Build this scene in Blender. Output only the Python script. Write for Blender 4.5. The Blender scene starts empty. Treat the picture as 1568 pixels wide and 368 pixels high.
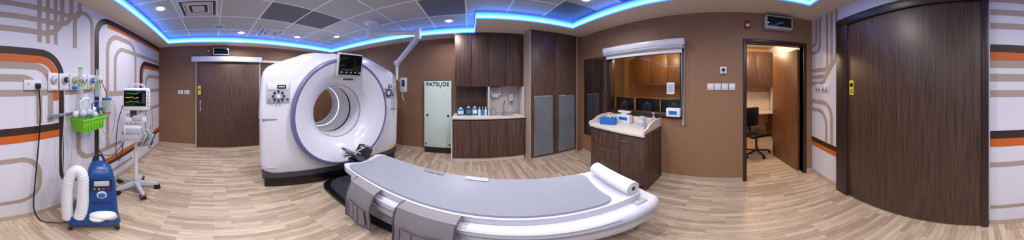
import bpy, bmesh, math, random
from mathutils import Vector, Matrix, Euler
random.seed(7)
sc = bpy.context.scene
sc.view_settings.view_transform = 'Standard'
sc.view_settings.look = 'None'
pi = math.pi
def rad(a): return a*pi/180
def lin(c):
    return tuple(((v/255)/12.92 if v/255 <= .04045 else ((v/255+.055)/1.055)**2.4) for v in c)
# ---------------------------------------------------------------- materials
def newmat(name):
    m = bpy.data.materials.new(name); m.use_nodes = True
    return m, m.node_tree, m.node_tree.nodes['Principled BSDF']
def M(name, rgb, rough=.5, metal=0, spec=.5, noise=.0, nscale=20, coat=0):
    m, t, b = newmat(name)
    c = lin(rgb)
    b.inputs['Base Color'].default_value = (*c, 1)
    b.inputs['Roughness'].default_value = rough
    b.inputs['Metallic'].default_value = metal
    b.inputs['Specular IOR Level'].default_value = spec
    if coat: b.inputs['Coat Weight'].default_value = coat
    n = t.nodes.new('ShaderNodeTexNoise'); n.inputs['Scale'].default_value = nscale
    tc = t.nodes.new('ShaderNodeTexCoord'); t.links.new(tc.outputs['Object'], n.inputs['Vector'])
    r = t.nodes.new('ShaderNodeMix'); r.data_type = 'RGBA'
    k = max(noise, .02)
    r.inputs[6].default_value = (*[v*(1-k) for v in c], 1)
    r.inputs[7].default_value = (*[min(1, v*(1+k)) for v in c], 1)
    t.links.new(n.outputs['Fac'], r.inputs[0]); t.links.new(r.outputs[2], b.inputs['Base Color'])
    return m
def Emis(name, rgb, strength):
    m, t, b = newmat(name)
    b.inputs['Base Color'].default_value = (*lin(rgb), 1)
    b.inputs['Emission Color'].default_value = (*lin(rgb), 1)
    b.inputs['Emission Strength'].default_value = strength
    return m
def Wood(name, dark, light, sx=60, sz=1.2, rough=.45):
    m, t, b = newmat(name)
    tc = t.nodes.new('ShaderNodeTexCoord'); mp = t.nodes.new('ShaderNodeMapping')
    mp.inputs['Scale'].default_value = (sx, sx, sz)
    t.links.new(tc.outputs['Object'], mp.inputs['Vector'])
    n = t.nodes.new('ShaderNodeTexNoise'); n.inputs['Scale'].default_value = 2.2; n.inputs['Detail'].default_value = 5
    n.inputs['Roughness'].default_value = .65
    t.links.new(mp.outputs['Vector'], n.inputs['Vector'])
    cr = t.nodes.new('ShaderNodeValToRGB'); e = cr.color_ramp.elements
    e[0].position = .38; e[0].color = (*lin(dark), 1); e[1].position = .64; e[1].color = (*lin(light), 1)
    t.links.new(n.outputs['Fac'], cr.inputs['Fac']); t.links.new(cr.outputs['Color'], b.inputs['Base Color'])
    b.inputs['Roughness'].default_value = rough
    return m
def Glass(name, rgb, rough=.02, trans=.9, alpha=1):
    m, t, b = newmat(name)
    b.inputs['Base Color'].default_value = (*lin(rgb), 1)
    b.inputs['Roughness'].default_value = rough
    b.inputs['Transmission Weight'].default_value = trans
    b.inputs['IOR'].default_value = 1.2
    return m
def FloorMat():
    m, t, b = newmat('floor_planks')
    tc = t.nodes.new('ShaderNodeTexCoord'); mp = t.nodes.new('ShaderNodeMapping')
    mp.inputs['Rotation'].default_value = (0, 0, pi/2)
    t.links.new(tc.outputs['Object'], mp.inputs['Vector'])
    br = t.nodes.new('ShaderNodeTexBrick'); br.offset = .37; br.offset_frequency = 2
    br.inputs['Scale'].default_value = 1
    br.inputs['Brick Width'].default_value = .40; br.inputs['Row Height'].default_value = .045
    br.inputs['Mortar Size'].default_value = .0010; br.inputs['Mortar Smooth'].default_value = .3
    br.inputs['Color1'].default_value = (*lin((206, 186, 164)), 1)
    br.inputs['Color2'].default_value = (*lin((164, 141, 122)), 1)
    br.inputs['Mortar'].default_value = (*lin((130, 108, 92)), 1)
    br.inputs['Bias'].default_value = -.05
    t.links.new(mp.outputs['Vector'], br.inputs['Vector'])
    m2 = t.nodes.new('ShaderNodeMapping'); m2.inputs['Scale'].default_value = (40, 2.2, 1)
    t.links.new(tc.outputs['Object'], m2.inputs['Vector'])
    n = t.nodes.new('ShaderNodeTexNoise'); n.inputs['Scale'].default_value = 3; n.inputs['Detail'].default_value = 7
    t.links.new(m2.outputs['Vector'], n.inputs['Vector'])
    mx = t.nodes.new('ShaderNodeMix'); mx.data_type = 'RGBA'; mx.blend_type = 'OVERLAY'
    mx.inputs[0].default_value = .55
    t.links.new(br.outputs['Color'], mx.inputs[6]); t.links.new(n.outputs['Fac'], mx.inputs[7])
    t.links.new(mx.outputs[2], b.inputs['Base Color'])
    b.inputs['Roughness'].default_value = .38
    return m
def PerfMat():
    m, t, b = newmat('perforated_tile')
    tc = t.nodes.new('ShaderNodeTexCoord')
    w = t.nodes.new('ShaderNodeTexVoronoi'); w.inputs['Scale'].default_value = 60; w.inputs['Randomness'].default_value = 0
    t.links.new(tc.outputs['Object'], w.inputs['Vector'])
    cr = t.nodes.new('ShaderNodeValToRGB'); e = cr.color_ramp.elements
    e[0].position = .25; e[0].color = (*lin((30, 30, 34)), 1); e[1].position = .4; e[1].color = (*lin((100, 100, 106)), 1)
    t.links.new(w.outputs['Distance'], cr.inputs['Fac']); t.links.new(cr.outputs['Color'], b.inputs['Base Color'])
    return m
def CoveMat():
    m, t, b = newmat('cove_fascia_glow')  # fascia glows itself; hidden LED light and its falloff put into the colour
    tc = t.nodes.new('ShaderNodeTexCoord'); s = t.nodes.new('ShaderNodeSeparateXYZ')
    t.links.new(tc.outputs['Object'], s.inputs[0])
    mr = t.nodes.new('ShaderNodeMapRange'); mr.inputs[1].default_value = 2.555; mr.inputs[2].default_value = 2.67
    t.links.new(s.outputs['Z'], mr.inputs[0])
    cr = t.nodes.new('ShaderNodeValToRGB'); e = cr.color_ramp.elements
    e[0].position = 0; e[0].color = (.005, .05, .9, 1)
    e[1].position = 1; e[1].color = (.01, .04, .8, 1)
    x = cr.color_ramp.elements.new(.35); x.color = (.14, .62, 1, 1)
    x = cr.color_ramp.elements.new(.62); x.color = (.02, .2, 1, 1)
    t.links.new(mr.outputs[0], cr.inputs['Fac'])
    b.inputs['Base Color'].default_value = (.1, .1, .2, 1)
    t.links.new(cr.outputs['Color'], b.inputs['Emission Color'])
    b.inputs['Emission Strength'].default_value = 6.2
    return m
wall_brown = M('brown_vinyl', (132, 97, 73), .6, noise=.04, nscale=3)
wall_brownE_lit = M('brown_vinyl_east_lit', (148, 112, 84), .6, noise=.04, nscale=3)  # same vinyl; the brighter light on the east side is put into the colour
wall_white = M('mural_base_white', (220, 219, 230), .55)
tan = M('mural_tan', (172, 154, 144), .6)
mbrown = M('mural_dark_brown', (56, 36, 32), .5)
orange = M('mural_orange', (204, 98, 30), .5)
wood = Wood('dark_walnut_laminate', (64, 44, 37), (112, 84, 71))
woodd = Wood('deep_walnut_laminate', (52, 36, 30), (90, 66, 53))
woodl = Wood('warm_teak_laminate', (96, 60, 36), (138, 92, 58), rough=.4)
frame_dark = M('dark_frame', (46, 28, 26), .4)
floor_m = FloorMat()
ceil_m = M('ceiling_tile', (180, 181, 184), .8, noise=.06, nscale=80)
soff_m = M('soffit_paint', (222, 212, 200), .7)
grid_m = M('ceiling_grid', (228, 230, 234), .5)
perf = PerfMat()
cove_m = CoveMat()
white = M('white_plastic', (228, 229, 236), .3)
whiteg = M('gloss_white_shell', (226, 227, 240), .22, coat=.3)
offw = M('offwhite_laminate', (224, 214, 206), .35)
grey = M('grey_plastic', (140, 142, 150), .4)
lgrey = M('light_grey_plastic', (190, 192, 200), .35)
dgrey = M('dark_grey_plastic', (62, 64, 72), .4)
black = M('black_plastic', (16, 16, 20), .35)
blackg = M('black_gloss', (8, 8, 12), .08)
steel = M('brushed_steel', (190, 192, 198), .28, metal=1)
chrome = M('chrome', (220, 222, 228), .1, metal=1)
violet = M('violet_grey_trim', (106, 104, 150), .35)
padm = M('grey_vinyl_pad', (152, 154, 168), .4, noise=.04, nscale=8)
apronm = M('lead_apron_cloth', (140, 136, 142), .75, noise=.14, nscale=90)
aprond = M('apron_piping', (88, 84, 92), .7)
blue = M('blue_plastic', (22, 66, 132), .3)
blued = M('navy_plastic', (20, 34, 84), .35)
bluel = M('sky_blue_plastic', (30, 110, 200), .4)
green = M('lime_green_plastic', (124, 206, 50), .4)
red = M('red_plastic', (170, 30, 40), .4)
yellow = M('yellow_label', (225, 205, 40), .5)
beige = M('baseboard_vinyl', (188, 170, 156), .5)
paper = M('paper_white', (238, 238, 242), .8)
board = M('board_mint', (214, 232, 224), .3)
mirror_m = M('smoked_mirror', (150, 140, 136), .06, metal=1)
frost = M('frosted_glass', (118, 124, 132), .3, noise=.25, nscale=3)
glass = Glass('clear_glass', (225, 240, 235), 0, 1)
screen = Emis('screen_glow', (120, 150, 165), .9)
screeng = Emis('trace_green', (60, 230, 90), 1.5)
screeny = Emis('trace_yellow', (230, 220, 60), 1.5)
lampw = Emis('downlight_lens', (255, 250, 240), 20)
borefill = Emis('bore_fill_glow', (235, 240, 255), 3.0)  # glowing ring added to brighten the inside of the bore
orange_wall = M('control_room_wall', (200, 152, 104), .6)
teal = M('teal_box', (40, 130, 170), .5)
plastic_clear = Glass('clear_plastic', (225, 230, 235), .15, .6)

# ---------------------------------------------------------------- builder
class B:
    def __init__(s, name, loc=(0, 0, 0), rz=0):
        s.name = name; s.bm = bmesh.new(); s.mats = []; s.loc = loc; s.rz = rz
    def mi(s, m):
        if m not in s.mats: s.mats.append(m)
        return s.mats.index(m)
    def merge(s, t, mat, mx=None):
        i = s.mi(mat)
        for f in t.faces: f.material_index = i
        if mx is not None: t.transform(mx)
        me = bpy.data.meshes.new('t'); t.to_mesh(me); t.free()
        s.bm.from_mesh(me); bpy.data.meshes.remove(me)
    def box(s, c, d, mat, bev=0, rot=None, seg=2):
        t = bmesh.new(); bmesh.ops.create_cube(t, size=1)
        bmesh.ops.scale(t, vec=d, verts=t.verts)
        if bev: bmesh.ops.bevel(t, geom=t.edges[:], offset=min(bev, min(d)*.49), segments=seg, affect='EDGES', profile=.5)
        mx = Matrix.Translation(c)
        if rot: mx = mx @ Euler(rot).to_matrix().to_4x4()
        s.merge(t, mat, mx)
    def bb(s, x0, x1, y0, y1, z0, z1, mat, bev=0):
        s.box(((x0+x1)/2, (y0+y1)/2, (z0+z1)/2), (abs(x1-x0), abs(y1-y0), abs(z1-z0)), mat, bev)
    def cyl(s, p0, p1, r, mat, r2=None, seg=20, bev=0):
        p0 = Vector(p0); p1 = Vector(p1); d = p1-p0
        t = bmesh.new()
        bmesh.ops.create_cone(t, cap_ends=True, segments=seg, radius1=r, radius2=r if r2 is None else r2, depth=d.length)
        if bev:
            es = [e for e in t.edges if abs(e.verts[0].co.z-e.verts[1].co.z) < 1e-5]
            bmesh.ops.bevel(t, geom=es, offset=bev, segments=2, affect='EDGES')
        q = Vector((0, 0, 1)).rotation_difference(d.normalized())
        s.merge(t, mat, Matrix.Translation((p0+p1)/2) @ q.to_matrix().to_4x4())
    def sph(s, c, r, mat, sc=(1, 1, 1), seg=20):
        t = bmesh.new(); bmesh.ops.create_uvsphere(t, u_segments=seg, v_segments=max(8, seg//2), radius=r)
        s.merge(t, mat, Matrix.Translation(c) @ Matrix.Diagonal((*sc, 1)))
    def tube(s, pts, r, mat, seg=8, smooth=6, rip=0):
        P = [Vector(p) for p in pts]
        if smooth and len(P) > 2:
            Q = []
            E = [2*P[0]-P[1]]+P+[2*P[-1]-P[-2]]
            for i in range(1, len(E)-2):
                for k in range(smooth):
                    u = k/smooth; a, b, c, d = E[i-1], E[i], E[i+1], E[i+2]
                    Q.append(.5*((2*b)+(c-a)*u+(2*a-5*b+4*c-d)*u*u+(3*b-a-3*c+d)*u**3))
            Q.append(P[-1]); P = Q
        t = bmesh.new(); rings = []
        nrm = None
        for i, p in enumerate(P):
            d = (P[min(i+1, len(P)-1)]-P[max(i-1, 0)]).normalized()
            if nrm is None:
                nrm = d.orthogonal().normalized()
            nrm = (nrm-d*nrm.dot(d)).normalized(); bn = d.cross(nrm)
            rr = r*(1+(rip if i % 2 else 0))
            rings.append([t.verts.new(p+rr*(nrm*math.cos(2*pi*k/seg)+bn*math.sin(2*pi*k/seg))) for k in range(seg)])
        for a, b in zip(rings, rings[1:]):
            for k in range(seg): t.faces.new((a[k], a[(k+1) % seg], b[(k+1) % seg], b[k]))
        t.faces.new(rings[0][::-1]); t.faces.new(rings[-1])
        s.merge(t, mat)
    def loft(s, rings, mats, cap0=False, cap1=False, closed=True):
        if not isinstance(mats, list): mats = [mats]*(len(rings)-1)
        t = bmesh.new(); R = [[t.verts.new(p) for p in r] for r in rings]
        n = len(rings[0])
        for j, (a, b) in enumerate(zip(R, R[1:])):
            mi_ = s.mi(mats[j])
            for k in range(n if closed else n-1):
                f = t.faces.new((a[k], a[(k+1) % n], b[(k+1) % n], b[k])); f.material_index = mi_
        if cap0: f = t.faces.new(R[0][::-1]); f.material_index = s.mi(mats[0])
        if cap1: f = t.faces.new(R[-1]); f.material_index = s.mi(mats[-1])
        bmesh.ops.recalc_face_normals(t, faces=t.faces[:])
        me = bpy.data.meshes.new('t'); t.to_mesh(me); t.free()
        s.bm.from_mesh(me); bpy.data.meshes.remove(me)
    def lathe(s, prof, c, mat, seg=32, cap0=True, cap1=True):
        rings = [[Vector(c)+Vector((r*math.cos(2*pi*k/seg), r*math.sin(2*pi*k/seg), h)) for k in range(seg)] for r, h in prof]
        s.loft(rings, mat, cap0, cap1)
    def prism(s, poly, z0, z1, mat, bev=0):
        t = bmesh.new(); vs = [t.verts.new((x, y, z0)) for x, y in poly]
        f = t.faces.new(vs); r = bmesh.ops.extrude_face_region(t, geom=[f])
        bmesh.ops.translate(t, vec=(0, 0, z1-z0), verts=[v for v in r['geom'] if isinstance(v, bmesh.types.BMVert)])
        bmesh.ops.recalc_face_normals(t, faces=t.faces[:])
        if bev: bmesh.ops.bevel(t, geom=t.edges[:], offset=bev, segments=2, affect='EDGES')
        s.merge(t, mat)
    def grid(s, f, nu, nv, mat):
        t = bmesh.new(); G = [[t.verts.new(f(i/nu, j/nv)) for j in range(nv+1)] for i in range(nu+1)]
        for i in range(nu):
            for j in range(nv): t.faces.new((G[i][j], G[i+1][j], G[i+1][j+1], G[i][j+1]))
        s.merge(t, mat)
    def done(s, angle=35):
        me = bpy.data.meshes.new(s.name); s.bm.to_mesh(me); s.bm.free()
        for m in s.mats: me.materials.append(m)
        me.polygons.foreach_set('use_smooth', [True]*len(me.polygons))
        me.set_sharp_from_angle(angle=rad(angle))
        o = bpy.data.objects.new(s.name, me); o.location = s.loc; o.rotation_euler = (0, 0, s.rz)
        bpy.context.collection.objects.link(o)
        return o
def text(parent, body, size, loc, rot, mat, name='lettering'):
    cu = bpy.data.curves.new(name, 'FONT'); cu.body = body; cu.size = size; cu.extrude = .0008
    cu.align_x = 'CENTER'; cu.materials.append(mat)
    o = bpy.data.objects.new(name, cu); o.location = loc; o.rotation_euler = rot
    bpy.context.collection.objects.link(o); o.parent = parent
    return o
# ceiling assembly falls slightly towards the west wall
SL = .025
def czl(x, z=2.70): return z+SL*(x-1.4)
def fall(o):
    x, y, z = o.location
    o.location = (x, y, z+SL*(x-1.4)) if abs(x) > 1e-6 else (.0675, y, z-SL*1.4)
    o.rotation_euler = (0, -SL, o.rotation_euler[2])
    return o

# ---------------------------------------------------------------- room shell
XW, XE, YS, YN = -3.75, 2.23, -1.31, 3.40
ZS, ZC = 2.55, 2.70
CX = 4.75
b = B('floor'); b.bb(XW-.12, CX+.1, YS-.12, YN+.12, -.1, 0, floor_m); b.done()
b = B('wall_west'); b.bb(XW-.12, XW, YS-.12, YN+.12, 0, ZC, wall_brown); b.done()
b = B('wall_north'); b.bb(XW, CX+.1, YN, YN+.12, 0, ZC, wall_brown); b.done()
b = B('wall_south'); b.bb(XW, CX+.1, YS-.12, YS, 0, ZC, wall_white); b.done()
DY0, DY1, DZ = -1.15, -.29, 2.10
WY0, WY1, WZ0, WZ1 = .62, 1.93, 1.05, 2.0
b = B('wall_east')
T = .12
b.bb(XE, XE+T, YS, DY0, 0, ZC, wall_brownE_lit)
b.bb(XE, XE+T, DY0, DY1, DZ, ZC, wall_brownE_lit)
b.bb(XE, XE+T, DY1, WY0, 0, ZC, wall_brownE_lit)
b.bb(XE, XE+T, WY0, WY1, 0, WZ0, wall_brownE_lit)
b.bb(XE, XE+T, WY0, WY1, WZ1, ZC, wall_brownE_lit)
b.bb(XE, XE+T, WY1, YN, 0, ZC, wall_brownE_lit)
b.done()
b = B('wall_control_room'); b.bb(CX, CX+.1, YS, YN, 0, ZC+.1, orange_wall); b.done()

RX0, RX1, RY0, RY1, NX, NY = -3.48, 1.75, -1.0, 3.08, .10, 2.38
b = B('ceiling')
b.bb(XW-.15, CX+.1, YS-.1, YN+.1, ZC, ZC+.08, ceil_m)
for (x0, x1, y0, y1) in [(XW-.1, RX0, YS, YN), (RX0, RX1, YS, RY0), (RX1, XE, YS, YN), (RX0, NX, RY1, YN), (NX, RX1, NY, YN)]:
    b.bb(x0, x1, y0, y1, ZS, ZC, soff_m)
b.bb(XE+T, CX, YS, YN, 2.5, ZC, soff_m)
x = -3.05
while x < RX1:
    b.bb(x-.012, x+.012, RY0, (RY1 if x < NX else NY), ZC-.006, ZC, grid_m); x += .6
y = -.5
while y < RY1:
    b.bb(RX0, (RX1 if y < NY else NX), y-.012, y+.012, ZC-.006, ZC, grid_m); y += .6
for (px, py) in [(-2.15, 1.0), (-2.15, 1.6), (-.35, 2.2), (-.35, 1.6), (1.45, 2.05), (1.45, 1.0)]:
    b.bb(px-.286, px+.286, py-.286, py+.286, ZC-.008, ZC, perf)
fall(b.done())
b = B('cove_glow_band')  # glowing band on the fascia, standing in for light from the hidden LEDs
path = [(RX0, RY0), (RX1, RY0), (RX1, NY), (NX, NY), (NX, RY1), (RX0, RY1)]
for (a, c) in zip(path, path[1:]+path[:1]):
    d = Vector((c[0]-a[0], c[1]-a[1])); n = Vector((-d.y, d.x)).normalized()*.006
    x0, x1 = sorted((a[0], c[0])); y0, y1 = sorted((a[1], c[1]))
    if abs(d.x) > abs(d.y): b.bb(x0, x1, a[1]+n.y-.006, a[1]+n.y+.006, 2.555, 2.67, cove_m)
    else: b.bb(a[0]+n.x-.006, a[0]+n.x+.006, y0, y1, 2.555, 2.67, cove_m)
fall(b.done())
def diffuser(cx, cy, s, rz=0):
    b = B('air_diffuser', (cx, cy, ZC), rz)
    b.box((0, 0, -.008), (s, s, .014), lgrey, .004)
    for k in range(4):
        q = s*(.86-.2*k)
        for (ox, oy, dx, dy) in [(q/2, 0, .012, q), (-q/2, 0, .012, q), (0, q/2, q, .012), (0, -q/2, q, .012)]:
            b.box((ox, oy, -.02), (dx, dy, .02), white)
        b.box((0, 0, -.0155-k*.0004), (q*.93, q*.93, .002), dgrey if k % 2 == 0 else lgrey)
    fall(b.done())
diffuser(-2.15, -.2, .56); diffuser(-3.05, 1.1, .5)
b = B('ceiling_speaker', (-2.9, .1, ZC)); b.cyl((0, 0, -.014), (0, 0, 0), .1, white, seg=28); b.cyl((0, 0, -.018), (0, 0, -.013), .08, grey); fall(b.done())
DL = [(-3.2, .55), (-3.1, 1.75), (1.35, 1.55), (-2.07, -.7), (-.65, -.2), (.55, .6), (-.95, 1.0), (1.0, -.45), (-1.4, .25), (.25, 1.35), (-2.6, 2.45), (-.35, 2.75)]  # visible fittings lead the list; later ones are added to light the room
for i, (x, y) in enumerate(DL):
    b = B('downlight', (x, y, ZC))
    b.lathe([(.045, -.004), (.085, -.004), (.09, -.012), (.06, -.014), (.05, -.008)], (0, 0, 0), white, 28)
    b.cyl((0, 0, -.011), (0, 0, -.003), .05, lampw, seg=24)
    o = fall(b.done())
    l = bpy.data.lights.new('downlight_lamp', 'SPOT'); l.energy = 51; l.spot_size = rad(160); l.spot_blend = .85
    l.shadow_soft_size = .05; l.color = (1, .965, .935)
    lo = bpy.data.objects.new('downlight_lamp', l); lo.location = (0, 0, -.03); lo.parent = o
    bpy.context.collection.objects.link(lo)
for (x, y) in [(3.5, 1.6), (3.5, -.5)]:
    b = B('downlight', (x, y, 2.5)); b.cyl((0, 0, -.012), (0, 0, 0), .08, lampw, seg=24); o = fall(b.done())
    l = bpy.data.lights.new('control_lamp', 'POINT'); l.energy = 46; l.shadow_soft_size = .08; l.color = (1, .72, .42)
    lo = bpy.data.objects.new('control_lamp', l); lo.location = (0, 0, -.12); lo.parent = o
    bpy.context.collection.objects.link(lo)

b = B('baseboard_west'); b.bb(XW, XW+.012, YS, -.42, 0, .07, beige); b.bb(XW, XW+.012, 1.36, YN, 0, .07, beige); b.done()
b = B('baseboard_north'); b.bb(XW, -.33, YN-.012, YN, 0, .07, beige); b.done()
b = B('baseboard_south'); b.bb(XW, -.06, YS, YS+.012, 0, .07, beige); b.bb(1.56, XE, YS, YS+.012, 0, .07, beige); b.done()
b = B('baseboard_east'); b.bb(XE-.012, XE, DY1+.06, .92, 0, .07, beige); b.bb(XE-.012, XE, YS, DY0-.05, 0, .07, beige)
b.bb(XE-.012, XE, 1.9, 2.7, 0, .07, beige); b.done()

# ---------------------------------------------------------------- mural
mur = B('mural_stripes')
lay = [0]
def ribbon(pts, w, mat, R=.15):
    lay[0] += 1
    P = [Vector(p) for p in pts]; Q = [P[0]]
    for i in range(1, len(P)-1):
        a = (P[i-1]-P[i]); c = (P[i+1]-P[i]); r = min(R, a.length*.49, c.length*.49)
        a.normalize(); c.normalize()
        ctr = P[i]+a*r+c*r
        for k in range(11):
            th = k/10*pi/2
            Q.append(ctr - c*r*math.cos(th) - a*r*math.sin(th))
    Q.append(P[-1])
    y = YS+.0012+lay[0]*.00012
    L = []; Rr = []
    for i, p in enumerate(Q):
        d = (Q[min(i+1, len(Q)-1)]-Q[max(i-1, 0)]).normalized(); n = Vector((-d.y, d.x))*w/2
        L.append(p+n); Rr.append(p-n)
    t = bmesh.new()
    for i in range(len(Q)-1):
        t.faces.new([t.verts.new((v.x, y, v.y)) for v in (L[i], L[i+1], Rr[i+1], Rr[i])])
    bmesh.ops.remove_doubles(t, verts=t.verts[:], dist=1e-5)
    mur.merge(t, mat)
E0 = -.07; TP = 2.495
for k in range(3): ribbon([(-.72-.09*k, TP), (-.72-.09*k, 1.90)], .045, tan)
for k in range(3): ribbon([(E0, 2.26-.13*k), (-1.22+.12*k, 2.26-.13*k), (-1.22+.12*k, TP-.01)], .055, tan, .22)
for k, z in enumerate((1.67, 1.56)): ribbon([(E0, z), (-.84+.12*k, z), (-.84+.12*k, 1.14)], .06, tan, .18)
ribbon([(E0, 1.43), (-1.42, 1.43), (-1.42, 2.36), (-1.15, 2.36), (-1.15, 1.9)], .055, tan, .13)
ribbon([(E0, .80), (-.72, .80), (-.72, .28), (E0, .28)], .05, tan, .2)
ribbon([(-1.20, 1.0), (-1.20, .62), (-2.35, .62), (-2.35, 1.3)], .06, tan, .2)
ribbon([(-1.72, .62), (-1.72, 2.20), (-2.52, 2.20), (-2.52, .62)], .07, tan, .25)
ribbon([(-1.90, 1.38), (-1.90, 2.04), (-3.74, 2.04)], .06, tan, .22)
ribbon([(-1.72, 1.38), (-3.74, 1.38)], .07, tan)
ribbon([(-2.95, .62), (-2.95, 1.68), (-3.74, 1.68)], .07, tan, .2)
ribbon([(-2.2, 1.0), (-3.74, 1.0)], .07, tan)
ribbon([(-1.3, .07), (-1.3, .20), (-2.4, .20)], .05, tan, .1)
ribbon([(E0, 1.735), (-.90, 1.735), (-.90, 1.35)], .065, orange, .2)
ribbon([(E0, 1.80), (-.97, 1.80), (-.97, 1.10)], .065, mbrown, .24)
ribbon([(-.97, 1.10), (-.97, .36), (-3.74, .36)], .055, mbrown, .2)
ribbon([(E0, 1.015), (-.94, 1.015)], .075, orange)
ribbon([(E0, 1.085), (-.97, 1.085)], .07, mbrown)
ribbon([(-1.55, .425), (-3.74, .425)], .07, orange)
ribbon([(-1.72, 2.325), (-3.74, 2.325)], .06, orange)
ribbon([(-1.50, .42), (-1.50, 2.385), (-3.74, 2.385)], .08, mbrown, .26)
ribbon([(-2.80, 1.5), (-2.80, 1.855), (-3.74, 1.855)], .06, orange, .2)
ribbon([(-2.72, 1.0), (-2.72, 1.925), (-3.74, 1.925)], .08, mbrown, .24)
for k in range(3): ribbon([(1.62+.10*k, 2.54), (1.62+.10*k, 1.72-.1*k), (XE, 1.72-.1*k)], .055, tan, .22)
ribbon([(2.0, 2.54), (2.0, 2.0), (XE, 2.0)], .05, tan, .12)
ribbon([(2.1, 2.54), (2.1, 2.12), (XE, 2.12)], .05, tan, .1)
ribbon([(XE, 1.25), (1.72, 1.25), (1.72, .66)], .055, tan, .2)
ribbon([(XE, 1.12), (1.84, 1.12), (1.84, .66)], .055, tan, .2)
ribbon([(XE, .555), (1.56, .555)], .075, orange)
ribbon([(XE, .63), (1.56, .63)], .075, mbrown)
mur.done()

# ---------------------------------------------------------------- doors
b = B('door_1')
b.bb(XW, XW+.045, -.38, 1.06, .01, 2.02, wood, .004)
b.bb(XW, XW+.025, -.42, -.385, 0, 2.03, beige); b.bb(XW, XW+.03, 1.065, 1.10, 0, 2.03, beige)
b.bb(XW, XW+.02, 1.10, 1.34, .0, 2.0, wood)
b.bb(XW, XW+.10, -.5, 1.12, 2.03, 2.15, white, .01)
b.bb(XW, XW+.06, 1.12, 1.9, 2.03, 2.09, soff_m, .01)
b.bb(XW+.045, XW+.06, -.32, -.28, .9, 1.15, steel, .005)
b.bb(XW+.046, XW+.048, -.36, -.29, 1.28, 1.48, yellow); b.bb(XW+.048, XW+.0485, -.35, -.30, 1.38, 1.41, black)
b.done()
b = B('door_3')
b.bb(-.0, 1.36, YS, YS+.04, .015, 2.22, woodd, .003)
b.bb(1.36, 1.56, YS, YS+.055, 0, 2.30, frame_dark, .004)
b.bb(-.06, 1.56, YS, YS+.06, 2.22, 2.32, frame_dark, .004)
b.bb(-.055, 0, YS, YS+.055, 0, 2.3, frame_dark, .004)
b.bb(1.27, 1.335, YS+.04, YS+.042, 1.39, 1.55, yellow); b.bb(1.28, 1.325, YS+.042, YS+.0425, 1.48, 1.52, black)
b.bb(1.28, 1.325, YS+.042, YS+.0425, 1.415, 1.425, black); b.bb(1.28, 1.325, YS+.042, YS+.0425, 1.44, 1.447, black)
b.done()
b = B('door_2', (XE+.10, -1.12, 0), rad(11))
b.bb(0.0, .84, -.02, .025, .01, 2.07, woodl, .003)
b.cyl((.76, .025, 1.02), (.76, .08, 1.02), .01, steel); b.cyl((.76, .075, 1.02), (.64, .075, 1.02), .01, steel)
b.cyl((.76, .025, 1.02), (.76, .03, 1.02), .028, steel)
b.cyl((.76, .025, .9), (.76, .032, .9), .02, steel)
b.done()
b = B('trim_1')
x0, x1 = XE-.02, XE+T+.02
b.bb(x0, x1, DY1, DY1+.05, 0, DZ+.05, frame_dark, .004)
b.bb(x0, x1, DY0-.05, DY0, 0, DZ+.05, frame_dark, .004)
b.bb(x0, x1, DY0, DY1, DZ, DZ+.05, frame_dark, .004)
b.done()
b = B('window_1')
for (y0, y1, z0, z1) in [(WY0-.04, WY0+.02, WZ0-.04, WZ1+.04), (WY1-.02, WY1+.04, WZ0-.04, WZ1+.04), (WY0, WY1, WZ0-.04, WZ0+.02), (WY0, WY1, WZ1-.02, WZ1+.04)]:
    b.bb(XE-.02, XE+T+.01, y0, y1, z0, z1, frame_dark, .004)
b.bb(XE+.05, XE+.056, WY0+.02, WY1-.02, WZ0+.02, WZ1-.02, glass)
b.done()
b = B('roller_blind')
b.bb(XE-.115, XE-.022, .55, 2.0, 2.06, 2.16, white, .02)
b.cyl((XE-.07, .57, 2.045), (XE-.07, 1.98, 2.045), .035, lgrey)
b.bb(XE-.06, XE-.045, .6, 1.95, 1.97, 2.03, paper); b.cyl((XE-.05, .6, 1.965), (XE-.05, 1.95, 1.965), .012, white)
b.tube([(XE-.05, .56, 2.05), (XE-.045, .57, 1.5), (XE-.045, .575, .98), (XE-.04, .585, .95), (XE-.04, .595, .98), (XE-.04, .60, 1.5), (XE-.05, .6, 2.03)], .004, white, 6, 4)
b.done()
b = B('smoked_mirror_panel')
b.bb(XE-.02, XE-.002, 1.99, 2.62, .45, 2.03, woodd, .004)
b.bb(XE-.026, XE-.019, 2.04, 2.30, .5, 1.98, mirror_m); b.bb(XE-.026, XE-.019, 2.33, 2.57, .5, 1.98, mirror_m)
b.done()

# ---------------------------------------------------------------- north cabinets
b = B('base_cabinet')
x0, x1, yf = -.31, 1.03, 2.92
b.bb(x0, x1, yf+.02, YN-.001, .08, .87, wood)
b.bb(x0, x1, yf+.04, YN-.001, 0, .08, offw)
n = 4
for k in range(n):
    a = x0+(x1-x0)*k/n; c = x0+(x1-x0)*(k+1)/n
    b.bb(a+.003, c-.003, yf, yf+.02, .1, .85, wood, .002)
b.bb(x0-.01, x1+.01, yf-.03, YN-.001, .87, .91, offw, .012)
b.bb(x0-.02, x0, yf-.01, YN-.001, 0, .87, offw)
b.done()
b = B('wall_cabinet')
b.bb(-.28, 1.02, 3.07, YN-.001, 1.48, 2.50, wood)
for a, c in ((-.28, .04), (.045, .365), (.37, .69), (.695, 1.02)):
    b.bb(a+.002, c-.002, 3.05, 3.07, 1.47, 2.47, wood, .002)
b.bb(-.29, 1.02, 3.04, YN-.001, 2.47, 2.505, woodd)
b.done()
b = B('sink_niche')
b.bb(.36, 1.035, YN-.03, YN-.001, .912, 1.468, offw); b.bb(.35, .375, 3.02, YN-.03, .912, 1.468, offw, .003)
b.bb(1.02, 1.04, 2.95, YN-.03, .912, 1.468, offw, .003)
b.bb(-.29, .345, YN-.02, YN-.001, .912, 1.468, wood)
b.lathe([(.16, .0), (.165, .006), (.15, .008), (.13, .003), (.03, .001)], (.70, 3.15, .912), chrome, 32)
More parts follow.
